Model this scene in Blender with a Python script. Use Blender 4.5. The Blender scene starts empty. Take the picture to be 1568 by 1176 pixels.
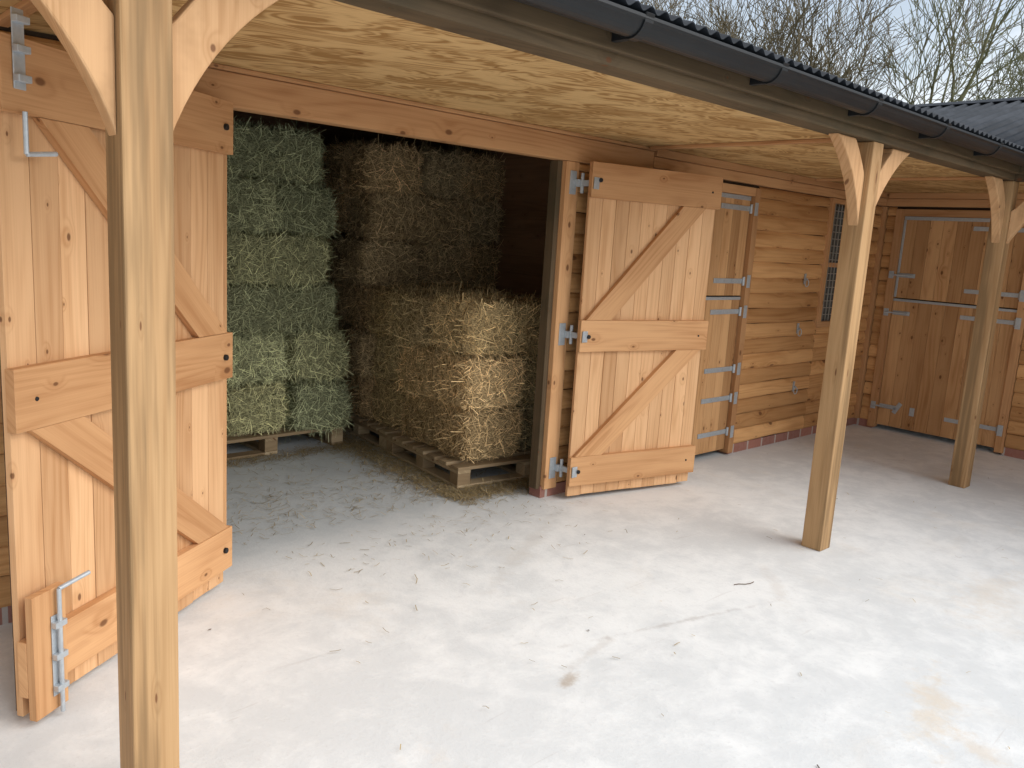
import bpy, bmesh, math, random
from mathutils import Vector, Matrix, noise
random.seed(7)
R=random.random
def U(a,b): return a+(b-a)*random.random()
scene=bpy.context.scene
H=1.65

# ---------------------------------------------------------------- node helpers
class NT:
    def __init__(s,name):
        s.m=bpy.data.materials.new(name); s.m.use_nodes=True
        s.t=s.m.node_tree; s.t.nodes.clear()
        s.out=s.n('ShaderNodeOutputMaterial'); s.b=s.n('ShaderNodeBsdfPrincipled')
        s.l(s.b.outputs[0],s.out.inputs[0])
    def n(s,k,**kw):
        x=s.t.nodes.new(k)
        for a,v in kw.items(): setattr(x,a,v)
        return x
    def l(s,a,b): s.t.links.new(a,b)
    def put(s,sock,v):
        if isinstance(v,bpy.types.NodeSocket): s.l(v,sock)
        elif v is not None:
            try: sock.default_value=v
            except Exception: sock.default_value=(*v,1)
    def math(s,op,a,b=None,c=None,clamp=False):
        x=s.n('ShaderNodeMath',operation=op); x.use_clamp=clamp
        s.put(x.inputs[0],a)
        if b is not None: s.put(x.inputs[1],b)
        if c is not None: s.put(x.inputs[2],c)
        return x.outputs[0]
    def vmul(s,v,sc,off=(0,0,0),rot=(0,0,0)):
        x=s.n('ShaderNodeMapping'); s.l(v,x.inputs[0]); x.inputs['Scale'].default_value=sc; x.inputs['Location'].default_value=off; x.inputs['Rotation'].default_value=rot
        return x.outputs[0]
    def noise(s,v,scale=1,detail=3,rough=.5,dist=0,dim='3D'):
        x=s.n('ShaderNodeTexNoise'); x.noise_dimensions=dim; s.l(v,x.inputs['Vector'])
        x.inputs['Scale'].default_value=scale;x.inputs['Detail'].default_value=detail
        x.inputs['Roughness'].default_value=rough;x.inputs['Distortion'].default_value=dist
        return x.outputs[0]
    def voro(s,v):
        x=s.n('ShaderNodeTexVoronoi'); x.voronoi_dimensions='2D'; s.l(v,x.inputs['Vector']); x.inputs['Scale'].default_value=1
        sep=s.n('ShaderNodeSeparateColor'); s.l(x.outputs['Color'],sep.inputs[0]); return x.outputs['Distance'],sep
    def ramp(s,f,a,b,va=0.,vb=1.):
        x=s.n('ShaderNodeMapRange'); x.interpolation_type='SMOOTHSTEP'
        s.l(f,x.inputs[0])
        for i,v in enumerate((a,b,va,vb)): x.inputs[i+1].default_value=v
        return x.outputs[0]
    def mix(s,f,a,b,mode='MIX'):
        x=s.n('ShaderNodeMix',data_type='RGBA',blend_type=mode)
        s.put(x.inputs[0],f)
        for k,v in ((6,a),(7,b)):
            if isinstance(v,tuple): x.inputs[k].default_value=(*v[:3],1)
            else: s.l(v,x.inputs[k])
        return x.outputs[2]
    def col(s,c,rough=.6,metal=0.,bump=None,bs=.3,bd=.01,spec=.3):
        if isinstance(c,tuple): s.b.inputs['Base Color'].default_value=(*c[:3],1)
        else: s.l(c,s.b.inputs['Base Color'])
        s.put(s.b.inputs['Roughness'],rough); s.b.inputs['Metallic'].default_value=metal
        s.b.inputs['Specular IOR Level'].default_value=spec
        if bump is not None:
            x=s.n('ShaderNodeBump'); x.inputs['Strength'].default_value=bs; x.inputs['Distance'].default_value=bd
            s.l(bump,x.inputs['Height']); s.l(x.outputs[0],s.b.inputs['Normal'])
        return s.m

def wood(name,c1,c2,knot=(.14,.055,.022),rings=1.,rough=.65,var=.35,keep=.5,stain=None,kscale=(4.5,6.5,1),ksz=.05):
    s=NT(name)
    uv=s.n('ShaderNodeUVMap').outputs[0]
    rn=s.n('ShaderNodeAttribute',attribute_name='rnd').outputs['Fac']
    dist,sep=s.voro(s.vmul(uv,kscale))
    kp=s.math('GREATER_THAN',sep.outputs[0],keep)
    sz=s.math('MULTIPLY_ADD',s.math('POWER',sep.outputs[1],2.),ksz,.022)
    rel=s.math('DIVIDE',dist,sz)
    km=s.math('MULTIPLY',s.ramp(rel,1.25,.6),kp)
    halo=s.math('MULTIPLY',s.ramp(rel,5.5,1.),kp)
    lo=s.noise(s.vmul(uv,(.6,7,1)),1,1,.5,.3,'2D')
    sx=s.n('ShaderNodeSeparateXYZ'); s.l(uv,sx.inputs[0])
    ph=s.math('ADD',s.math('MULTIPLY',lo,38),s.math('MULTIPLY',sx.outputs[1],130))
    ph=s.math('ADD',ph,s.math('MULTIPLY',halo,8))
    ring=s.math('MULTIPLY_ADD',s.math('SINE',ph),.5,.5)
    ring=s.math('POWER',ring,2.)
    fine=s.noise(s.vmul(uv,(2.5,190,1)),1,2,.6,0,'2D')
    big=s.noise(s.vmul(uv,(.9,5,1),(5,5,0)),1,3,.6,0,'2D')
    f=s.math('ADD',s.math('MULTIPLY',s.math('MULTIPLY',ring,s.ramp(big,.3,.7,.35,1.)),.42*rings),s.math('MULTIPLY',s.math('SUBTRACT',fine,.2),.65))
    f=s.math('ADD',f,s.math('MULTIPLY',halo,.25))
    f=s.math('ADD',f,s.math('MULTIPLY',s.math('SUBTRACT',big,.5),1.3),clamp=True)
    c=s.mix(f,c1,c2)
    br=s.math('MULTIPLY_ADD',rn,var*1.6,1-var*.8)
    cb=s.n('ShaderNodeCombineColor')
    s.l(br,cb.inputs[0]); s.l(s.math('POWER',br,1.15),cb.inputs[1]); s.l(s.math('POWER',br,1.3),cb.inputs[2])
    c=s.mix(1.,c,cb.outputs[0],'MULTIPLY')
    if stain:
        g=s.n('ShaderNodeNewGeometry').outputs['Position']
        st=s.ramp(s.noise(s.vmul(g,stain[2]),1,4,.62),.46,.66)
        c=s.mix(s.math('MULTIPLY',st,stain[1]),c,stain[0])
    c=s.mix(s.math('MULTIPLY',km,.85),c,knot)
    return s.col(c,rough,spec=.2)

M={}
M['door']=wood('door_pine',(.70,.425,.225),(.50,.26,.115),var=.20,keep=.5,kscale=(4.2,7,1),ksz=.05)
M['rail']=wood('rail_pine',(.60,.335,.160),(.41,.195,.080),var=.22,keep=.45,kscale=(3.2,5.5,1),ksz=.06)
M['clad']=wood('cladding_pine',(.63,.345,.145),(.41,.19,.066),var=.30,keep=.3,kscale=(2.8,8,1),ksz=.08)
M['sdoor']=wood('stable_door_pine',(.59,.335,.155),(.39,.19,.074),var=.26,keep=.3,kscale=(4.2,7,1),ksz=.06)
M['post']=wood('post_timber',(.475,.295,.145),(.30,.165,.070),var=.08,keep=.6,stain=((.21,.13,.062),.85,(13,13,.6)),kscale=(1.9,9,1),ksz=.07)
M['brace']=wood('brace_timber',(.60,.36,.185),(.40,.21,.09),var=.15,keep=.5,stain=((.40,.23,.11),.6,(5,5,5)))
M['beam']=wood('eaves_beam_timber',(.115,.078,.043),(.06,.04,.022),var=.15,stain=((.055,.048,.028),.5,(2,2,2)))
M['pallet']=wood('pallet_timber',(.44,.33,.20),(.28,.20,.11),var=.45)
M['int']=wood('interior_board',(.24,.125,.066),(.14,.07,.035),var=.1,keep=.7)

# plywood soffit: rotary cut veneer, flame figure
s=NT('plywood_soffit'); uv=s.n('ShaderNodeUVMap').outputs[0]
uw=s.vmul(uv,(1,1,1),rot=(0,0,.45))
w=s.noise(s.vmul(uw,(1.7,5.2,1)),1,2,.55,.9,'2D')
sx=s.n('ShaderNodeSeparateXYZ'); s.l(uw,sx.inputs[0])
ring=s.math('MULTIPLY_ADD',s.math('SINE',s.math('ADD',s.math('MULTIPLY',w,62),s.math('MULTIPLY',sx.outputs[1],18))),.5,.5)
big=s.noise(s.vmul(uw,(2.4,5.5,1)),1,3,.6,.6,'2D')
fine=s.noise(s.vmul(uv,(6,80,1)),1,2,.6,0,'2D')
f=s.math('ADD',s.math('MULTIPLY',s.math('POWER',ring,1.3),s.ramp(big,.36,.56,.3,1.15)),s.math('MULTIPLY',s.math('SUBTRACT',fine,.3),.5))
f=s.math('ADD',f,s.math('MULTIPLY',s.math('SUBTRACT',big,.5),1.6),clamp=True)
c=s.mix(f,(.62,.41,.185),(.345,.19,.065))
dist,sep=s.voro(s.vmul(uv,(2.2,3,1)))
c=s.mix(s.math('MULTIPLY',s.ramp(dist,.04,.015),s.math('GREATER_THAN',sep.outputs[0],.5)),c,(.25,.11,.04))
M['ply']=s.col(c,.65,spec=.2)

s=NT('galvanised_steel'); g=s.n('ShaderNodeTexCoord').outputs['Object']
M['galv']=s.col(s.mix(s.noise(g,60,3,.6),(.38,.43,.47),(.60,.64,.67)),.45,.5)
s=NT('black_bolt'); M['black']=s.col((.015,.015,.016),.4)
s=NT('gutter_plastic'); g=s.n('ShaderNodeTexCoord').outputs['Object']
M['gutter']=s.col(s.mix(s.noise(g,3,3,.6),(.008,.009,.010),(.018,.020,.022)),.42,spec=.32)
s=NT('roof_sheet'); g=s.n('ShaderNodeTexCoord').outputs['Object']
M['roof']=s.col(s.mix(s.ramp(s.noise(g,2.5,4,.7),.35,.7),(.020,.024,.030),(.042,.048,.058)),.65,spec=.15)
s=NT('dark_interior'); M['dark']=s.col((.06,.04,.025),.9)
s=NT('window_glass'); M['glass']=s.col((.10,.11,.11),.12,spec=.6)
s=NT('window_grille'); M['grille']=s.col((.32,.30,.26),.5,.3)
s=NT('red_brick'); uv=s.n('ShaderNodeUVMap').outputs[0]
b=s.n('ShaderNodeTexBrick'); s.l(uv,b.inputs['Vector']); b.inputs['Scale'].default_value=1
b.offset=0; b.inputs['Brick Width'].default_value=.225; b.inputs['Row Height'].default_value=.3;b.inputs['Mortar Size'].default_value=.011
b.inputs['Color1'].default_value=(.38,.13,.085,1);b.inputs['Color2'].default_value=(.25,.09,.065,1);b.inputs['Mortar'].default_value=(.5,.47,.43,1)
M['brick']=s.col(s.mix(s.math('MULTIPLY',s.noise(uv,25,3,.6),.5),b.outputs[0],(.45,.32,.27)),.85)
# concrete
s=NT('concrete'); g=s.n('ShaderNodeNewGeometry').outputs['Position']
a=s.noise(g,.7,6,.62,.4); a2=s.noise(g,5.0,5,.7,.3); a3=s.noise(g,45,3,.7)
f=s.math('ADD',s.math('MULTIPLY',a,.55),s.math('MULTIPLY',a2,.45))
c=s.mix(s.ramp(f,.40,.60),(.68,.70,.70),(.83,.845,.835))
st=s.math('MULTIPLY',s.ramp(s.noise(s.vmul(g,(1,1,1),(3.3,1.7,0)),1.1,6,.68,.3),.54,.74),.30)
c=s.mix(st,c,(.72,.64,.53))
c=s.mix(s.math('MULTIPLY',s.ramp(a3,.56,.74),.30),c,(.54,.54,.53))
sc=s.math('MULTIPLY',s.ramp(s.noise(s.vmul(g,(1.4,20,1),(2,2,0),(0,0,.35)),1,3,.5,2.2),.66,.78),.25)
c=s.mix(sc,c,(.50,.47,.44))
wn=s.noise(g,9,4,.7)
for (px,py,rx,ry,rot,cc,k) in ((2.22,1.93,.045,.025,.3,(.38,.28,.18),.6),(2.45,2.02,.20,.02,.2,(.50,.46,.41),.3),(2.95,1.98,.42,.014,-.25,(.42,.39,.36),.45),(3.19,.95,.26,.07,.4,(.70,.58,.42),.5),(3.05,.75,.10,.05,1.1,(.66,.54,.40),.4),(3.7,1.9,.25,.04,.8,(.6,.55,.49),.3),(1.35,1.62,.30,.08,.9,(.70,.64,.56),.4),(4.6,1.2,.4,.10,.1,(.70,.62,.52),.4),(3.0,3.0,.5,.05,.5,(.62,.60,.56),.4)):
    v=s.n('ShaderNodeMapping',vector_type='TEXTURE'); s.l(g,v.inputs[0]); v.inputs['Location'].default_value=(px,py,0); v.inputs['Rotation'].default_value=(0,0,rot); v.inputs['Scale'].default_value=(rx,ry,1)
    ln=s.n('ShaderNodeVectorMath',operation='LENGTH'); s.l(v.outputs[0],ln.inputs[0])
    q=s.math('ADD',ln.outputs['Value'],s.math('MULTIPLY',s.math('SUBTRACT',wn,.5),5.))
    c=s.mix(s.math('MULTIPLY',s.ramp(q,1.6,-.2),k),c,cc)
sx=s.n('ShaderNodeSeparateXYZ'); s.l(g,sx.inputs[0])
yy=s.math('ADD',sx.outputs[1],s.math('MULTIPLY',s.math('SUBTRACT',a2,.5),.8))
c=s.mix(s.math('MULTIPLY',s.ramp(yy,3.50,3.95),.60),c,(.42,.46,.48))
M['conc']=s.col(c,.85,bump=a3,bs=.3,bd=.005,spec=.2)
s=NT('grass_ground'); g=s.n('ShaderNodeNewGeometry').outputs['Position']
M['grass']=s.col(s.mix(s.noise(g,3,4,.7),(.05,.08,.02),(.12,.13,.05)),.9)
# hay
s=NT('hay_strands'); rn=s.n('ShaderNodeAttribute',attribute_name='rnd').outputs['Fac']
oc=s.n('ShaderNodeObjectInfo').outputs['Color']
v=s.math('MULTIPLY_ADD',s.math('POWER',rn,2.),1.3,.38)
cb=s.n('ShaderNodeCombineColor'); [s.l(v,cb.inputs[i]) for i in range(3)]
M['hay']=s.col(s.mix(1.,oc,cb.outputs[0],'MULTIPLY'),.8,spec=.15)
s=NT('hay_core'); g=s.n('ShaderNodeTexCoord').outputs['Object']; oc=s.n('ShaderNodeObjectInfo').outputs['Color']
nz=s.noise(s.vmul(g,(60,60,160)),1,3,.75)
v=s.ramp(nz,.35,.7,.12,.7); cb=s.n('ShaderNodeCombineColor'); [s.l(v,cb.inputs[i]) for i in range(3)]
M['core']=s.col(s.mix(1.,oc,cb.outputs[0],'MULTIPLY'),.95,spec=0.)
s=NT('loose_straw'); rn=s.n('ShaderNodeAttribute',attribute_name='rnd').outputs['Fac']
M['straw']=s.col(s.mix(rn,(.22,.16,.08),(.55,.43,.23)),.75)
s=NT('dead_leaf'); M['leaf']=s.col((.12,.08,.055),.8)
s=NT('bark_brown'); g=s.n('ShaderNodeTexCoord').outputs['Object']
M['bark']=s.col(s.mix(s.noise(g,1.5,2,.6),(.080,.064,.038),(.18,.145,.085)),.9)
s=NT('bark_green'); g=s.n('ShaderNodeTexCoord').outputs['Object']
M['barkg']=s.col(s.mix(s.noise(g,1.5,2,.6),(.115,.115,.06),(.21,.205,.11)),.9)

# ---------------------------------------------------------------- mesh builder
class MB:
    def __init__(s,T=None):
        s.v=[];s.f=[];s.uv=[];s.r=[];s.mi=[];s.mats=[];s.T=T
    def mat(s,k):
        if k not in s.mats: s.mats.append(k)
        return s.mats.index(k)
    def add(s,vs,fs,uvs,k,rnd=None):
        b=len(s.v); rnd=R() if rnd is None else rnd
        for p in vs:
            p=Vector(p)
            if s.T: p=s.T(p)
            s.v.append(p); s.r.append(rnd)
        m=s.mat(k)
        for f,u in zip(fs,uvs):
            s.f.append([b+i for i in f]); s.uv.append(u); s.mi.append(m)
    def box(s,lo,hi,k,L=None,rnd=None,rot=None):
        lo=Vector(lo);hi=Vector(hi); d=hi-lo
        if L is None: L=max(range(3),key=lambda i:d[i])
        o=[i for i in range(3) if i!=L]
        c=(lo+hi)/2
        P=[Vector((x,y,z)) for x in (lo[0],hi[0]) for y in (lo[1],hi[1]) for z in (lo[2],hi[2])]
        F=[(0,1,3,2),(4,6,7,5),(0,4,5,1),(2,3,7,6),(0,2,6,4),(1,5,7,3)]
        ou,ov=U(0,50),U(0,50)
        uvs=[[(P[i][L]+ou,P[i][o[0]]+P[i][o[1]]*1.0+ov) for i in f] for f in F]
        V=P
        if rot is not None: V=[c+rot@(p-c) for p in P]
        s.add(V,F,uvs,k,rnd)
    def poly(s,pts,axis_fn,t0,t1,k,rnd=None):
        n=len(pts); V=[axis_fn(a,b,t0) for a,b in pts]+[axis_fn(a,b,t1) for a,b in pts]
        F=[list(range(n)),list(range(2*n-1,n-1,-1))]+[(i,(i+1)%n,(i+1)%n+n,i+n) for i in range(n)]
        ou=U(0,50)
        q=[(b+ou,a) for a,b in pts]
        uvs=[q,q[::-1]]+[[(q[i][0],q[i][1]),(q[(i+1)%n][0],q[(i+1)%n][1]),(q[(i+1)%n][0],q[(i+1)%n][1]+t1-t0),(q[i][0],q[i][1]+t1-t0)] for i in range(n)]
        s.add(V,F,uvs,k,rnd)
    def tube(s,p0,p1,r0,k,r1=None,n=10,cap=True):
        p0=Vector(p0);p1=Vector(p1); r1=r0 if r1 is None else r1
        d=(p1-p0).normalized(); a=d.orthogonal().normalized(); b=d.cross(a)
        V=[p0+(a*math.cos(t)+b*math.sin(t))*r0 for t in [2*math.pi*i/n for i in range(n)]]
        V+=[p1+(a*math.cos(t)+b*math.sin(t))*r1 for t in [2*math.pi*i/n for i in range(n)]]
        F=[(i,(i+1)%n,(i+1)%n+n,i+n) for i in range(n)]
        if cap: F+=[list(range(n))[::-1],list(range(n,2*n))]
        s.add(V,F,[[(0,0)]*len(f) for f in F],k)
    def obj(s,name,parent=None,bevel=0,smooth=False,seg=2):
        me=bpy.data.meshes.new(name); me.from_pydata([tuple(p) for p in s.v],[],s.f)
        for k in s.mats: me.materials.append(M[k])
        ul=me.uv_layers.new(name='UVMap'); i=0
        for u in s.uv:
            for q in u: ul.data[i].uv=q; i+=1
        at=me.attributes.new('rnd','FLOAT','POINT'); at.data.foreach_set('value',s.r)
        me.polygons.foreach_set('material_index',s.mi)
        if smooth: me.polygons.foreach_set('use_smooth',[True]*len(s.f))
        bm=bmesh.new(); bm.from_mesh(me); bmesh.ops.recalc_face_normals(bm,faces=bm.faces); bm.to_mesh(me); bm.free()
        me.update()
        ob=bpy.data.objects.new(name,me); scene.collection.objects.link(ob)
        if parent: ob.parent=parent
        if bevel:
            m=ob.modifiers.new('bevel','BEVEL'); m.width=bevel; m.segments=seg; m.limit_method='ANGLE'; m.angle_limit=math.radians(40)
        return ob
def empty(name):
    e=bpy.data.objects.new(name,None); scene.collection.objects.link(e); return e

WY=3.605   # main wall face
WX=8.20    # wing wall face
B=empty('timber_stable_block')

# ---------------------------------------------------------------- ground
mb=MB(); mb.add([(-300,-300,-.03),(300,-300,-.03),(300,300,-.03),(-300,300,-.03)],[(0,1,2,3)],[[(0,0)]*4],'grass'); mb.obj('ground')
mb=MB(); mb.add([(-14,-14,0),(13,-14,0),(13,9,0),(-14,9,0)],[(0,1,2,3)],[[(0,0)]*4],'conc'); mb.obj('concrete_yard')

# ---------------------------------------------------------------- cladding
PROF=[(0,.006),(.006,.020),(.020,.027),(.060,.028),(.095,.022),(.118,.010),(.1245,.004),(.125,.000)]
def clad(mb,a0,a1,z0,z1,fn,k='clad'):
    z=z0
    while z<z1-.01:
        segs=[a0]
        if a1-a0>3.2: segs.append(a0+U(1.2,a1-a0-1.2))
        segs.append(a1)
        for q in range(len(segs)-1):
            s0,s1=segs[q]+(.001 if q else 0),segs[q+1]
            n=max(1,int((s1-s0)/.15)); ph=U(0,100); hh=min(.125,z1-z)/.125; rnd=R(); ou,ov=U(0,50),U(0,50)
            V=[];Fs=[];UVs=[]
            cols=n+1; m=len(PROF); tl=U(-.002,.002)
            for i in range(cols):
                a=s0+(s1-s0)*i/n
                w=(noise.noise(Vector((a*2.2,ph,0))))*.012+tl
                for j,(pz,po) in enumerate(PROF):
                    V.append(fn(a,po*1.0+ (w*.5 if j<6 else 0), z+pz*hh+(w if j<4 else 0)))
            for i in range(n):
                for j in range(m-1):
                    Fs.append((i*m+j,(i+1)*m+j,(i+1)*m+j+1,i*m+j+1))
                    def q_(ii,jj): return (s0+(s1-s0)*ii/n+ou,PROF[jj][0]+PROF[jj][1]+ov)
                    UVs.append([q_(i,j),q_(i+1,j),q_(i+1,j+1),q_(i,j+1)])
            mb.add(V,Fs,UVs,k,rnd)
        z+=.125
fm=lambda a,o,z:(a,WY-o,z)
fw=lambda a,o,z:(WX-o,a,z)
PL=.075
mb=MB()
clad(mb,-5,1.46,PL,2.27,fm)
clad(mb,3.83,4.72,PL,2.125,fm)
clad(mb,5.92,7.10,PL,2.16,fm)
clad(mb,7.10,7.92,PL,1.03,fm)
clad(mb,7.92,8.13,PL,2.16,fm)
clad(mb,3.46,3.54,PL,2.16,fw)
clad(mb,-5,2.22,PL,2.16,fw)
mb.obj('wall_cladding',B)
mb=MB()
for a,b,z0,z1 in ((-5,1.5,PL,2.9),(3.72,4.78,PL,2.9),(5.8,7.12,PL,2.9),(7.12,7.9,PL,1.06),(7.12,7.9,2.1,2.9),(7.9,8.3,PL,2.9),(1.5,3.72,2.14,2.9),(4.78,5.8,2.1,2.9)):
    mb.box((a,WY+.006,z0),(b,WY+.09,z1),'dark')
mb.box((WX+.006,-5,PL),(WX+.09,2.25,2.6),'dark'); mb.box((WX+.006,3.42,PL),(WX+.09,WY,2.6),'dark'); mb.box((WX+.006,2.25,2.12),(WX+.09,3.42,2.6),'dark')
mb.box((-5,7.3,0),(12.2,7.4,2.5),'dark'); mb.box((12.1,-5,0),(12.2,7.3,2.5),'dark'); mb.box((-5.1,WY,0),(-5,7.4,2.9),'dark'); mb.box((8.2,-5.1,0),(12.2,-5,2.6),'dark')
mb.obj('wall_core',B)
mb=MB()
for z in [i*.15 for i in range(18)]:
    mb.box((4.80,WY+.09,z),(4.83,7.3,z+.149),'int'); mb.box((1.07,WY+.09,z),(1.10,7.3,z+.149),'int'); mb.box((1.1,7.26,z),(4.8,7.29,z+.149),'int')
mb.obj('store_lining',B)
mb=MB()
def plinth(a0,a1,fn):
    o=U(0,3)
    V=[fn(a0,.0,-.02),fn(a1,.0,-.02),fn(a1,.0,PL),fn(a0,.0,PL),fn(a0,-.1,-.02),fn(a1,-.1,-.02),fn(a1,-.1,PL),fn(a0,-.1,PL)]
    F=[(0,1,2,3),(4,7,6,5),(0,3,7,4),(1,5,6,2),(3,2,6,7),(0,4,5,1)]
    q=lambda i:((a0 if i in(0,3,4,7) else a1)+o,.1+(PL if i in (2,3,6,7) else 0))
    mb.add(V,F,[[q(i) for i in f] for f in F],'brick')
f2=lambda a,o,z:(a,WY-.012-o,z); f3=lambda a,o,z:(WX-.012-o,a,z)
plinth(-5,1.48,f2); plinth(3.70,4.74,f2); plinth(5.88,8.19,f2); plinth(3.42,3.60,f3); plinth(-5,2.24,f3)
mb.obj('brick_plinth',B)

# ---------------------------------------------------------------- lintel, frames, trims
mb=MB()
mb.box((1.30,WY-.045,2.125),(4.53,WY+.05,2.268),'rail',rnd=.2)
mb.box((1.30,WY-.065,2.270),(4.53,WY-.01,2.289),'rail',rnd=.0)
mb.box((4.531,WY-.05,2.165),(8.19,WY+.02,2.235),'rail')
mb.box((4.531,WY-.07,2.237),(8.19,WY,2.289),'rail')
mb.box((WX-.05,-5,2.165),(WX+.02,WY-.05,2.235),'rail'); mb.box((WX-.07,-5,2.237),(WX,WY-.072,2.289),'rail')
mb.box((3.712,WY-.035,.06),(3.825,WY+.09,2.124),'rail',L=2)
mb.box((3.672,WY+.0,.06),(3.711,WY+.07,2.124),'beam',L=2)
mb.box((1.48,WY-.035,.06),(1.594,WY+.09,2.124),'rail',L=2)
mb.box((8.13,WY-.06,PL),(8.198,WY,2.16),'rail',L=2)
mb.obj('lintel_and_frame',B,bevel=.004)

# ---------------------------------------------------------------- soffit
mb=MB()
x=-5.
while x<8.2:
    x1=min(x+2.4,8.2); mb.box((x+.0015,2.145,2.29),(x1-.0015,WY+.01,2.308),'ply',L=0); x=x1
y=-5.
while y<2.14:
    y1=min(y+2.4,2.142); mb.box((6.765,y+.0015,2.29),(WX+.01,y1-.0015,2.308),'ply',L=1); y=y1
mb.obj('soffit',B)
mb=MB()
for bx in (.72,4.43,6.67): mb.box((bx,2.146,2.270),(bx+.05,WY-.08,2.289),'rail')
mb.obj('soffit_batten',B,bevel=.003)
mb=MB(); mb.box((-5,2.02,2.258),(6.64,2.14,2.40),'beam'); mb.box((6.642,-5,2.258),(6.76,2.14,2.40),'beam')
mb.box((-5,1.985,2.30),(6.6,2.018,2.41),'beam'); mb.box((6.605,-5,2.30),(6.64,2.018,2.41),'beam')
mb.obj('eaves_beam',B,bevel=.006)

# ---------------------------------------------------------------- roofs
SL=.278
def corr(name,o,along,up,L,S,PITCH=.076,AMP=.010):
    o=Vector(o);along=Vector(along).normalized();up=Vector(up).normalized(); nrm=along.cross(up).normalized()
    if nrm.z<0: nrm=-nrm
    n=int(L/PITCH*8); V=[];F=[]
    for i in range(n+1):
        a=L*i/n; h=AMP*math.cos(2*math.pi*a/PITCH)
        for q in (0,1): V.append(o+along*a+up*(S*q)+nrm*h)
    for i in range(n): F.append((2*i,2*i+2,2*i+3,2*i+1))
    m=MB(); m.add(V,F,[[(0,0)]*4]*n,'roof'); ob=m.obj(name,B,smooth=True)
    md=ob.modifiers.new('t','SOLIDIFY'); md.thickness=.004
    return ob
run=3.5; S=run*math.sqrt(1+SL*SL); RZ0=2.412
corr('roof_front_slope',(-5.1,1.85,RZ0),(1,0,0),(0,1,SL),15.2,S)
corr('roof_back_slope',(-5.1,1.85+2*run,RZ0),(1,0,0),(0,-1,SL),15.2,S)
corr('wing_roof_front',(6.55,-5.1,RZ0),(0,1,0),(1,0,SL),10.4,S,.13,.026)
corr('wing_roof_back',(6.55+2*run,-5.1,RZ0),(0,1,0),(-1,0,SL),12.5,S,.13,.026)
mb=MB(); rz=RZ0+run*SL
rp_=[(-.16,-.01),(0,.045),(.16,-.01),(.155,-.018),(0,.03),(-.155,-.018)]
mb.poly(rp_,lambda a,b,t:(6.55+run+a,t,rz+b),-5.1,5.4,'roof')
mb.poly(rp_,lambda a,b,t:(t,1.85+run+a,rz+b),-5.1,9.9,'roof')
mb.obj('ridge_cap',B)

# ---------------------------------------------------------------- gutter
def gutter(name,fn,t0,t1,brs):
    mb=MB(); r=.058; n=12
    prof=[(-r*math.cos(math.pi*i/n),-r*math.sin(math.pi*i/n)) for i in range(n+1)]
    prof=[(-r-.007,.004),(-r-.007,-.007)]+prof[1:-1]+[(r,.0)]
    inner=[(a*.93,b*.93+.001) for a,b in prof[::-1]]
    mb.poly(prof+inner,fn,t0,t1,'gutter')
    for b in brs:
        R2=r+.007
        p2=[(-R2*math.cos(math.pi*i/n),-R2*math.sin(math.pi*i/n)) for i in range(n+1)]
        p2=[(-R2-.004,.012)]+p2+[(R2,.012)]
        inn=[(a*.9,bb*.9) for a,bb in p2[::-1]]
        mb.poly(p2+inn,fn,b-.022,b+.022,'gutter')
        mb.poly([(r-.03,-.06),(r+.03,-.06),(r+.03,.01),(r,.01)],fn,b-.012,b+.012,'gutter')
    return mb.obj(name,B,bevel=.001,seg=1)
GZ=2.385
gutter('gutter',lambda a,b,t:(t,1.90+a,GZ+b),-5.1,6.56,[-1.9,-1.05,-.2,.62,1.45,2.25,3.12,4.0,4.85,5.7])
gutter('wing_gutter',lambda a,b,t:(6.52+a,t,GZ+b),-5.1,1.84,[-3,-2,-1,0,1])

# ---------------------------------------------------------------- posts and braces
def arcbrace(mb,fn,reach,zb,zt,sag=.05,wd=.115,th=.03):
    p0=Vector((0,zb));p1=Vector((reach,zt)); ch=p1-p0; nn=Vector((-ch.y,ch.x)).normalized()
    inn=[];out=[]
    for i in range(13):
        t=i/12; p=p0+ch*t+nn*(sag*4*t*(1-t))
        tg=ch+nn*(sag*4*(1-2*t)); nv=Vector((-tg.y,tg.x)).normalized()
        q=p+nv*wd
        inn.append((max(p.x,0),min(p.y,zt)))
        if q.x>=0 and q.y<=zt: out.append((q.x,q.y))
    o0=out[0];o1=out[-1]
    pts=inn+[(o1[0]+.01,zt)]+out[::-1]+[(0,o0[1]-.02)]
    mb.poly(pts,fn,-th,th,'brace')
def post(name,x,y,dirs,w=.1175):
    mb=MB(); h=w/2
    mb.box((x-h,y-h,0),(x+h,y+h,2.257),'post',L=2,rnd=U(.3,.7))
    for d,reach in dirs:
        if d=='+x': fn=lambda a,b,t:(x+h+a,y+t,b)
        if d=='-x': fn=lambda a,b,t:(x-h-a,y+t,b)
        if d=='-y': fn=lambda a,b,t:(x+t,y-h-a,b)
        arcbrace(mb,fn,reach,1.82,2.257)
    return mb.obj(name,B,bevel=.006)
PY=2.08
post('canopy_post',.715,PY,[('+x',.36),('-x',.36)])
post('canopy_post',4.45,PY,[('+x',.42),('-x',.34)])
post('canopy_post',6.70,PY,[('-x',.34),('-y',.44)])
post('canopy_post',-3.0,PY,[('-x',.38),('+x',.38)])
post('canopy_post',6.70,-1.6,[('-y',.44)])

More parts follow.
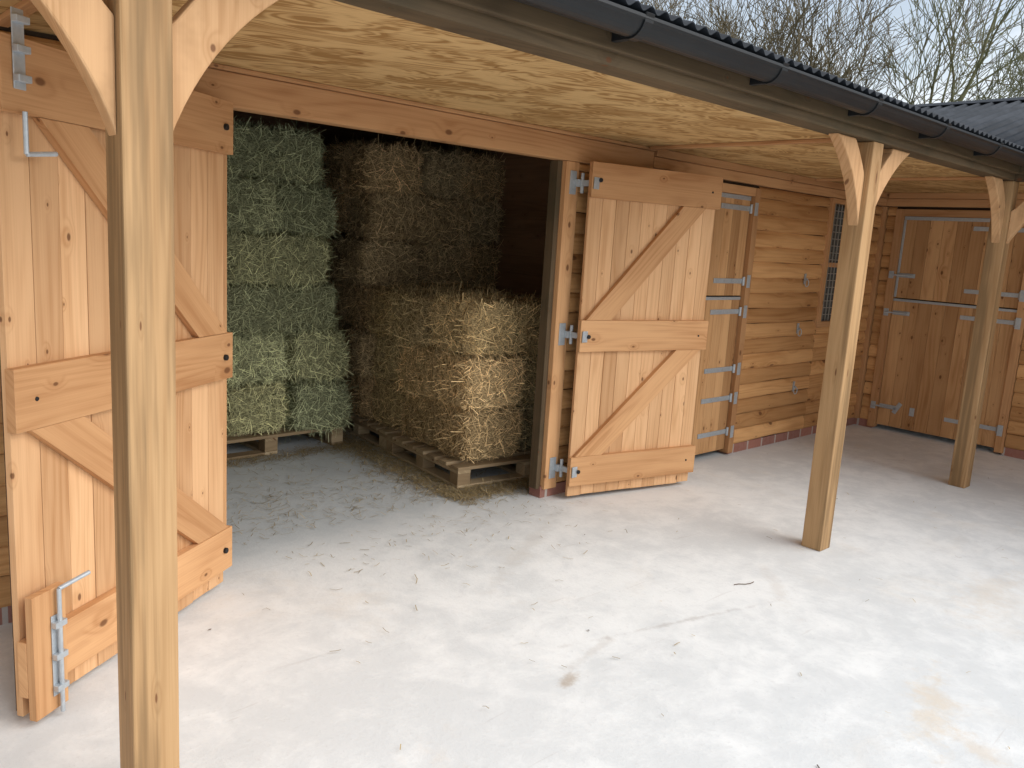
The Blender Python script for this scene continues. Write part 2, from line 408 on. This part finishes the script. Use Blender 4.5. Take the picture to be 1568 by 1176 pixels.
# ---------------------------------------------------------------- barn doors (ledged and braced)
def barn_door(hinge,d,n,W):
    d=Vector((*d,0)).normalized();n=Vector((*n,0)).normalized();o=Vector((*hinge,0))
    mb=MB(lambda p:o+d*p.x+n*p.y+Vector((0,0,p.z)))
    z0,z1=.03,2.12
    mb.box((.004,-.030,z0+.01),(W-.004,-.026,z1-.01),'dark')  # thin sheet added behind the boards to stop light leaking through gaps
    nb=10; bw=W/nb
    for i in range(nb):
        mb.box((i*bw+.0011,-.024,z0+U(-.003,.003)),((i+1)*bw-.0011,U(-.001,.001),z1-.005),'door',L=2)
    for a,b in ((1.915,2.125),(.975,1.172),(.105,.295)):
        mb.box((-.015,.0015,a),(W+.012,.036,b),'rail',L=0)
    def diag2(x0,za,x1,zb,wd=.14):
        P0=Vector((x0,za));P1=Vector((x1,zb));c=(P1-P0);c.normalize();q=Vector((-c.y,c.x))
        off=wd/2/abs(c.y)
        pts=[(x0-off,za),(x0+off,za),(x1+off,zb),(x1-off,zb)]
        V=[(a,.0015,b) for a,b in pts]+[(a,.033,b) for a,b in pts]
        F=[(0,1,2,3),(7,6,5,4),(0,4,5,1),(1,5,6,2),(2,6,7,3),(3,7,4,0)]
        o1,o2=U(0,50),U(0,50)
        uu=[((Vector((v[0],v[2]))-P0).dot(c)+o1,(Vector((v[0],v[2]))-P0).dot(q)+v[1]+o2) for v in V]
        mb.add(V,F,[[uu[i] for i in f] for f in F],'rail')
    diag2(.12,1.173,W*.80,1.914); diag2(.12,.296,W*.86,.974)
    for z in (2.02,1.07,.20):
        mb.tube((.045,.034,z),(.045,.048,z),.013,'black')
        mb.tube((W-.07,.034,z),(W-.07,.040,z),.007,'black')
    return mb,W
mb,W=barn_door((1.519,3.439),(-.832,-.555),(.555,-.832),1.14)
def bolt(mb,x,za,zb,hz,yy,hd):
    mb.box((x-.022,yy,za),(x+.022,yy+.004,zb),'galv')
    mb.tube((x,yy+.016,za-.06),(x,yy+.016,hz),.0075,'galv')
    for z in (za+.03,(za+zb)/2,zb-.03): mb.box((x-.024,yy+.004,z-.010),(x+.024,yy+.024,z+.010),'galv')
    mb.tube((x,yy+.016,hz),(x+hd,yy+.03,hz+.012),.0075,'galv')
bolt(mb,W-.08,.05+.03,.36,.45,.066,-.12)
mb.box((W-.125,.037,.03),(W+.012,.065,.45),'rail',L=2,rnd=.6)
bolt(mb,W-.05,1.98,2.20,1.80,.037,-.10)
mb.obj('barn_door',B,bevel=.003)
mb,W=barn_door((3.815,3.461),(.976,-.215),(-.215,-.976),1.03)
mb.obj('barn_door',B,bevel=.003)
mb=MB()
for z in (2.00,1.07,.20):
    mb.box((3.745,WY-.041,z-.07),(3.80,WY-.036,z+.07),'galv')
    mb.tube((3.822,WY-.07,z-.06),(3.822,WY-.07,z+.06),.011,'galv')
    mb.box((3.79,WY-.07,z-.022),(3.822,WY-.04,z+.022),'galv')
    mb.box((3.812,WY-.16,z-.018),(3.828,WY-.06,z+.018),'galv')
    mb.box((3.80,WY-.19,z-.035),(3.845,WY-.183,z+.035),'galv')
    mb.box((1.50,WY-.041,z-.07),(1.56,WY-.036,z+.07),'galv')
mb.obj('door_hinges',B,bevel=.002)

# ---------------------------------------------------------------- stable doors
def stable_door(T,W,kick=False):
    mb=MB(T); z0,z1=.05,2.07; sp=1.30
    mb.box((-.075,-.05,z0-.03),(-.004,.03,z1+.07),'rail',L=2); mb.box((W+.004,-.05,z0-.03),(W+.075,.03,z1+.07),'rail',L=2)
    mb.box((-.003,-.05,z1+.006),(W+.003,.028,z1+.07),'rail',L=0)
    mb.box((0,-.045,z0),(W,-.04,z1),'dark')
    nb=9;bw=W/nb
    for i in range(nb):
        for a,b in ((z0,sp-.006),(sp+.006,z1)):
            mb.box((i*bw+.0009,-.038,a),((i+1)*bw-.0009,-.008,b),'sdoor',L=2)
    mb.box((0,-.040,sp-.028),(W,-.004,sp-.005),'galv'); mb.box((0,-.04,z1-.028),(W,-.004,z1+.004),'galv')
    mb.box((-.001,-.04,sp+.01),(.02,-.003,z1-.03),'galv')
    zs=[1.98,1.42,1.18,.22] if not kick else [1.98,1.42,1.18,.72,.48,.20]
    for z in zs:
        ln=.46 if not kick else .40
        mb.box((W-ln,-.007,z-.019),(W-.01,-.001,z+.019),'galv')
        for q in range(4): mb.tube((W-ln+.04+q*.1,-.001,z),(W-ln+.04+q*.1,.004,z),.006,'galv',n=6)
        mb.tube((W+.0,.004,z-.035),(W+.0,.004,z+.035),.012,'galv')
        mb.box((W+.006,.031,z-.05),(W+.05,.036,z+.05),'galv')
    for z in ((1.52,1.16,.24)):
        mb.box((.01,-.007,z-.02),(.17,-.001,z+.02),'galv'); mb.tube((-.05,.045,z),(.15,.008,z),.008,'galv')
        mb.box((-.06,.031,z-.035),(-.015,.04,z+.035),'galv')
    mb.box((.16,-.007,.18),(.20,-.001,.30),'galv',rot=Matrix.Rotation(.5,3,'Y'))
    mb.box((.30,-.007,.19),(.345,0,.27),'galv')
    return mb
mb=stable_door(lambda p:Vector((4.80+p.x,WY-.012-p.y,p.z)),1.03,kick=True); mb.obj('stable_door',B,bevel=.002)
mb=stable_door(lambda p:Vector((WX-.012-p.y,3.38-p.x,p.z)),1.08); mb.obj('stable_door',B,bevel=.002)

# ---------------------------------------------------------------- window
mb=MB(); a,b,z0,z1=7.14,7.88,1.07,2.12
mb.box((a-.06,WY-.045,z0-.05),(b+.06,WY+.02,z0),'rail');mb.box((a-.06,WY-.045,z1),(b+.06,WY+.02,z1+.04),'rail')
mb.box((a-.06,WY-.044,z0+.001),(a,WY+.02,z1-.001),'rail');mb.box((b,WY-.044,z0+.001),(b+.06,WY+.02,z1-.001),'rail')
mb.box((a,WY-.02,1.56),(b,WY+.015,1.60),'rail')
mb.box((a,WY+.008,z0),(b,WY+.014,z1),'glass')
for i in range(1,12): mb.tube((a+(b-a)*i/12,WY-.018,z0),(a+(b-a)*i/12,WY-.018,z1),.004,'grille',n=6)
for i in range(1,17): mb.tube((a,WY-.012,z0+(z1-z0)*i/17),(b,WY-.012,z0+(z1-z0)*i/17),.004,'grille',n=6)
mb.obj('window',B)
def ring(mb,c,r,k='galv',tr=.004):
    n=14
    for i in range(n):
        t0=2*math.pi*i/n;t1=2*math.pi*(i+1)/n
        mb.tube((c[0]+r*math.cos(t0),c[1],c[2]+r*math.sin(t0)),(c[0]+r*math.cos(t1),c[1],c[2]+r*math.sin(t1)),tr,k,n=6)
for x,z in ((6.78,1.45),(6.76,1.02),(6.81,.50)):
    mb=MB(); mb.box((x-.014,WY-.036,z-.045),(x+.014,WY-.030,z+.045),'galv'); mb.tube((x,WY-.03,z),(x,WY-.055,z),.006,'galv'); ring(mb,(x,WY-.055,z-.035),.03)
    mb.obj('tie_ring',B)

# ---------------------------------------------------------------- pallets
def pallet_mesh():
    mb=MB()
    Lx,Ly=1.2,1.0
    for i in range(7):
        y=i*(Ly-.1)/6; mb.box((0,y,.122),(Lx,y+.098,.144),'pallet',L=0)
    for x in (0,.55,1.1):
        mb.box((x,0,.100),(x+.1,Ly,.1215),'pallet',L=1)
        for y in (0,.45,.9): mb.box((x,y+.001,.0225),(x+.1,y+.099,.0995),'pallet',L=0)
        mb.box((x,0,0),(x+.1,Ly,.022),'pallet',L=1)
    for y in (0,.9): mb.box((.101,y,0),(.549,y+.1,.022),'pallet',L=0)
    return mb
def pallet(x,y,rz,sx=1,sy=1):
    ob=pallet_mesh().obj('wooden_pallet',bevel=.002); ob.location=(x,y,.001); ob.rotation_euler=(0,0,rz); ob.scale=(sx,sy,1)
AN=-math.radians(6.5)
def rp(x,y):
    c,s_=math.cos(AN),math.sin(AN); return (3.36+c*x-s_*y,4.02+s_*x+c*y)
pallet(2.13,5.36,.02,1,1); pallet(1.12,5.36,0,.82,1); pallet(2.13,6.38,0,1,.88)
x_,y_=rp(0,0); pallet(x_,y_,AN,1,1.0)
x_,y_=rp(.02,1.05); pallet(x_,y_,AN,.97,1.0)
x_,y_=rp(.10,2.1); pallet(x_,y_,AN,.85,1.0)

# ---------------------------------------------------------------- hay bales
BL,BW,BH=.94,.47,.36
def strand(V,F,Rn,p,t,nrm,ln,w,curl):
    side=nrm.cross(t)
    if side.length<1e-4: side=t.orthogonal()
    side.normalize(); b=len(V); k=2
    for i in range(k+1):
        q=i/k-.5; c=p+t*(ln*q)-nrm*(curl*(.25-q*q)*ln)
        V.append(c-side*w);V.append(c+side*w)
    r=R()
    Rn.extend([r]*(2*(k+1)))
    for i in range(k): F.append((b+2*i,b+2*i+1,b+2*i+3,b+2*i+2))
def bale_mesh(seed,ns=6400):
    random.seed(seed)
    bm=bmesh.new(); bmesh.ops.create_cube(bm,size=1); bmesh.ops.subdivide_edges(bm,edges=bm.edges,cuts=15,use_grid_fill=True)
    sc=Vector((BL,BW,BH)); off=Vector((seed*3.1,seed*1.7,0))
    def shape(p):
        q=Vector(p)*2; m=max(abs(q.x),abs(q.y),abs(q.z)); 
        e=8.; l=(abs(q.x)**e+abs(q.y)**e+abs(q.z)**e)**(1/e); q=q*(m/l) if l>0 else q
        P=Vector((q.x*sc.x,q.y*sc.y,q.z*sc.z))/2
        n_=Vector((q.x**5,q.y**5,q.z**5)); n_=n_.normalized() if n_.length>0 else Vector((0,0,1))
        d=noise.noise(P*5+off)*.034+noise.noise(P*15+off)*.020
        d+=.007*math.sin(P.x*46+seed)*(abs(n_.x)<.6)
        for yy in (-.11,.11): d-=.016*math.exp(-((P.y-yy)/.014)**2)*(abs(n_.y)<.6)
        return P+n_*d,n_
    for v in bm.verts: v.co=shape(v.co)[0]
    me=bpy.data.meshes.new('hay_bale'); bm.verts.index_update()
    V=[v.co.copy() for v in bm.verts]; F=[[v.index for v in f.verts] for f in bm.faces]; nf0=len(F); Rn=[.5]*len(V); bm.free()
    for i in range(ns):
        ax=random.choices((0,1,2),weights=(BW*BH*1.3,BL*BH,BL*BW*.8))[0]; sg=random.choice((-1,1))
        q=[U(-.5,.5) for _ in range(3)]; q[ax]=.5*sg
        P,n_=shape(q); n_=Vector([1*sg if k==ax else 0 for k in range(3)])
        t=Vector((random.gauss(0,.6),random.gauss(0,1),random.gauss(0,.8)))
        if ax==0: t=Vector((random.gauss(0,.4),random.gauss(0,1),random.gauss(0,.9)))
        t=t-n_*t.dot(n_)*U(.4,1.0); t+=n_*random.gauss(0,.28); t.normalize()
        ln=U(.03,.11) if R()<.90 else U(.11,.24)
        strand(V,F,Rn,P+n_*U(-.004,.018),t,n_,ln,U(.0006,.0018),random.gauss(0,.5))
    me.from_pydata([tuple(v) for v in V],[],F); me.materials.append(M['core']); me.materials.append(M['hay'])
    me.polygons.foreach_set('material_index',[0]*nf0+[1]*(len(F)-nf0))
    at=me.attributes.new('rnd','FLOAT','POINT'); at.data.foreach_set('value',Rn); me.update()
    return me
BM=[bale_mesh(i+1) for i in range(5)]
random.seed(21)
def bale(x,y,z,along,ang,col,k=None):
    ob=bpy.data.objects.new('hay_bale',random.choice(BM)); scene.collection.objects.link(ob)
    ob.location=(x,y,z); a=ang+(0 if along=='x' else math.pi/2)+random.choice((0,math.pi))+U(-.06,.06)
    ob.rotation_euler=(U(-.04,.04),U(-.04,.04),a); ob.scale=(U(.97,1.03),U(.96,1.03),U(.98,1.03))
    k=(k or 1)*U(.85,1.15); h=U(.95,1.05); ob.color=(col[0]*k*h,col[1]*k,col[2]*k/h,1)
GR=(.64,.64,.36); BR=(.78,.56,.30); GO=(.90,.67,.36); OL=(.80,.60,.31)
def row(xr,yf,z,pat,col,k):
    x=xr
    for c in pat:
        w=BL if c=='x' else BW
        if c=='x': bale(x-w/2,yf+BW/2+U(-.06,.05),z,'x',0,col,k)
        else: bale(x-w/2,yf+BL/2+U(-.07,.05),z,'y',0,col,k)
        x-=w+.018
zs=[.145+BH/2+i*(BH-.004) for i in range(7)]
pats=['yyx','yyx','xyy','xyy','yyx','xx']
xr=[3.38,3.36,3.29,3.20,3.25,3.15]
kk=[1.1,1.15,1.,.95,.95,.95]
for i in range(6):
    row(xr[i],5.42,zs[i],pats[i],GR,kk[i])
    row(xr[i]-.03,5.42+BL+.03,zs[i],'xx',GR,.9)
for i in range(6):
    for (lx,ly,al) in (((.24,1.88,'y'),(.73,1.90,'y'),(1.2,1.92,'y')) if i%2 else ((.50,1.64,'x'),(.52,2.14,'x'),(1.22,1.9,'y'))):
        x_,y_=rp(lx+U(-.03,.03),ly); bale(min(x_,4.60),y_,zs[i],al,AN,BR)
    for (lx,ly,al) in ((.48,2.64,'x'),(.48,3.12,'x')):
        x_,y_=rp(lx+.02,ly)
        if y_<6.98: bale(x_,y_,zs[i],al,AN,BR)
for i in range(3):
    o=(0,-.02,-.05)[i]
    if i==0:   L=((.33,.52,'y',GO),(.84,.64,'y',OL),(.56,1.22,'x',OL))
    elif i==1: L=((.30,.48,'y',GO),(.80,.64,'y',OL),(.58,1.22,'x',OL))
    else:      L=((.56,.30,'x',OL),(.50,.80,'x',OL),(.58,1.28,'x',OL))
    for lx,ly,al,c in L:
        x_,y_=rp(lx+o,ly); bale(x_,y_,zs[i],al,AN+(.07 if i==2 else 0),c)

# loose straw
random.seed(5)
V=[];F=[];Rn=[]
def sc(x,y,l0,l1,z=.004,w=(.0008,.002)):
    a=U(0,6.28); strand(V,F,Rn,Vector((x,y,z+U(0,.012))),Vector((math.cos(a),math.sin(a),U(-.06,.06))).normalized(),Vector((0,0,1)),U(l0,l1),U(*w),random.gauss(0,.4))
for i in range(1500): sc(U(1.7,4.6),3.85+abs(random.gauss(0,1))*.8,.02,.09)
for i in range(4200):
    t=U(0,1); sc(3.28+.2*t+random.gauss(0,.10)-.02,3.95+t*2+random.gauss(0,.06),.02,.11)
for i in range(2200): sc(U(3.2,4.1),3.90+random.gauss(0,.09),.02,.12)
for i in range(1100): sc(U(2.1,3.4),5.3+random.gauss(0,.07),.02,.11)
for i in range(170): sc(U(1.9,4.0),3.7-abs(random.gauss(0,1))*.4,.02,.06)
for i in range(110): sc(U(-.5,8),U(.3,3.6),.015,.05)
me=bpy.data.meshes.new('loose_straw'); me.from_pydata([tuple(v) for v in V],[],F); me.materials.append(M['straw'])
at=me.attributes.new('rnd','FLOAT','POINT'); at.data.foreach_set('value',Rn)
ob=bpy.data.objects.new('loose_straw',me); scene.collection.objects.link(ob)
mb=MB()
for i in range(10):
    x,y=U(.8,7.0),U(.8,3.2); r=U(.003,.007); a=U(0,6.28)
    V_=[(x+r*k*math.cos(a+t)*1.5,y+r*k*math.sin(a+t),.004+U(0,.004)) for t,k in ((0,1.2),(1.1,.7),(2.2,.8),(3.14,1.3),(4.2,.7),(5.3,.8))]
    mb.add(V_,[(0,1,2,3,4,5)],[[(0,0)]*6],'leaf')
for (x,y,a,l) in ((3.55,2.05,-.3,.13),(2.45,1.0,.9,.07)):
    p=Vector((x,y,.005))
    for k in range(4):
        q=p+Vector((math.cos(a),math.sin(a),0))*l/4; mb.tube(p,q,.002,'leaf',n=5); p=q; a+=U(-.5,.5)
mb.obj('yard_debris')

# ---------------------------------------------------------------- trees (bare, late winter)
def tree(seed,height,matk,spread=.75,maxd=5,stems=2,lean=.18):
    random.seed(seed); V=[];F=[]
    def seg(p0,p1,r0,r1,n):
        d=(p1-p0).normalized(); a=d.orthogonal().normalized(); b=d.cross(a); k=len(V)
        for p,r in ((p0,r0),(p1,r1)):
            for i in range(n):
                t=2*math.pi*i/n; V.append(p+(a*math.cos(t)+b*math.sin(t))*r)
        for i in range(n): F.append((k+i,k+(i+1)%n,k+(i+1)%n+n,k+i+n))
    def grow(p,d,L,r,dep):
        n=7 if dep<2 else (4 if dep<3 else 3); k=5 if dep<3 else 4
        pts=[]
        for i in range(k):
            d=(d+Vector((random.gauss(0,1),random.gauss(0,1),random.gauss(0,.6)))*(.08+.02*dep)+Vector((0,0,.06))).normalized()
            q=p+d*L/k; r2=max(r*.89,.006)
            seg(p,q,r,r2,n); p=q; r=r2; pts.append((p.copy(),d.copy(),r))
        if dep>=maxd: return
        nc=(3,3,3,3,3,2)[dep]
        for c in range(nc):
            i=random.randint(1 if dep else 2,k-1); pp,dd,rr=pts[i]
            ax=dd.orthogonal().normalized(); ax.rotate(Matrix.Rotation(U(0,6.28),3,dd))
            nd=(dd+ax*U(.5,1.0)*spread).normalized()
            grow(pp,nd,L*U(.58,.8),max(rr*U(.5,.72),.009),dep+1)
        grow(p,d,L*.75,r*.85,dep+1)
    h=height*.27
    for s_ in range(stems):
        grow(Vector((U(-.4,.4),U(-.4,.4),-.2)),Vector((U(-lean,lean),U(-lean,lean),1)).normalized(),h,.16,0)
    me=bpy.data.meshes.new('bare_tree'); me.from_pydata([tuple(v) for v in V],[],F); me.materials.append(M[matk]); me.update(); return me
TM=[tree(3,11,'bark',.8,5,2),tree(11,12,'barkg',.65,5,1,.08),tree(23,11,'bark',.85,5,2)]
random.seed(2)
for (x,y,k,s_) in ((18,7.9,1,1.0),(20,5.9,1,1.0),(16.5,9.6,0,.95),(17.5,13,2,1.0),(15.2,14.5,2,.95)):
    ob=bpy.data.objects.new('bare_tree',TM[k]); scene.collection.objects.link(ob); ob.location=(x,y,0); ob.rotation_euler=(0,0,U(0,6.28)); ob.scale=(s_,s_,s_)

# ---------------------------------------------------------------- light
el,az=math.radians(38),math.radians(155)
w=bpy.data.worlds.new('World'); scene.world=w; w.use_nodes=True; t=w.node_tree; t.nodes.clear()
out=t.nodes.new('ShaderNodeOutputWorld'); bg=t.nodes.new('ShaderNodeBackground'); sky=t.nodes.new('ShaderNodeTexSky')
sky.sky_type='NISHITA'; sky.sun_disc=False; sky.sun_elevation=el; sky.sun_rotation=az; sky.dust_density=2; sky.air_density=1.2
tc=t.nodes.new('ShaderNodeTexCoord'); mp=t.nodes.new('ShaderNodeMapping'); mp.inputs['Scale'].default_value=(1,1,2.5)
nz=t.nodes.new('ShaderNodeTexNoise'); nz.inputs['Scale'].default_value=2.6; nz.inputs['Detail'].default_value=5; nz.inputs['Roughness'].default_value=.55
mr=t.nodes.new('ShaderNodeMapRange'); mr.inputs[1].default_value=.38; mr.inputs[2].default_value=.62; mr.inputs[3].default_value=.35; mr.inputs[4].default_value=.95
mx=t.nodes.new('ShaderNodeMix'); mx.data_type='RGBA'; mx.inputs[7].default_value=(7.4,7.7,8.1,1)
t.links.new(tc.outputs['Generated'],mp.inputs[0]); t.links.new(mp.outputs[0],nz.inputs['Vector']); t.links.new(nz.outputs[0],mr.inputs[0]); t.links.new(mr.outputs[0],mx.inputs[0])
t.links.new(sky.outputs[0],mx.inputs[6]); t.links.new(mx.outputs[2],bg.inputs[0]); bg.inputs[1].default_value=.15; t.links.new(bg.outputs[0],out.inputs[0])
sl=bpy.data.lights.new('sun','SUN'); sl.energy=3.0; sl.angle=math.radians(60); sl.color=(1,.985,.965)
so=bpy.data.objects.new('sun',sl); scene.collection.objects.link(so)
sd=Vector((math.sin(az)*math.cos(el),math.cos(az)*math.cos(el),math.sin(el)))
so.rotation_euler=sd.to_track_quat('Z','Y').to_euler()

# ---------------------------------------------------------------- camera
cam=bpy.data.cameras.new('camera'); co=bpy.data.objects.new('camera',cam); scene.collection.objects.link(co)
rt=Vector((.7332,-.67728,.06129)); dn=Vector((-.0741,-.16918,-.9828)); fw_=Vector((.676,.71605,-.17424))
m=Matrix((rt,-dn,-fw_)).transposed().to_4x4(); m.translation=Vector((0,0,H)); co.matrix_world=m
cam.sensor_width=36; cam.lens=36*1268/1568; cam.clip_end=1000; cam.clip_start=.05
scene.camera=co
scene.view_settings.view_transform='Standard'; scene.view_settings.look='None'; scene.view_settings.exposure=0
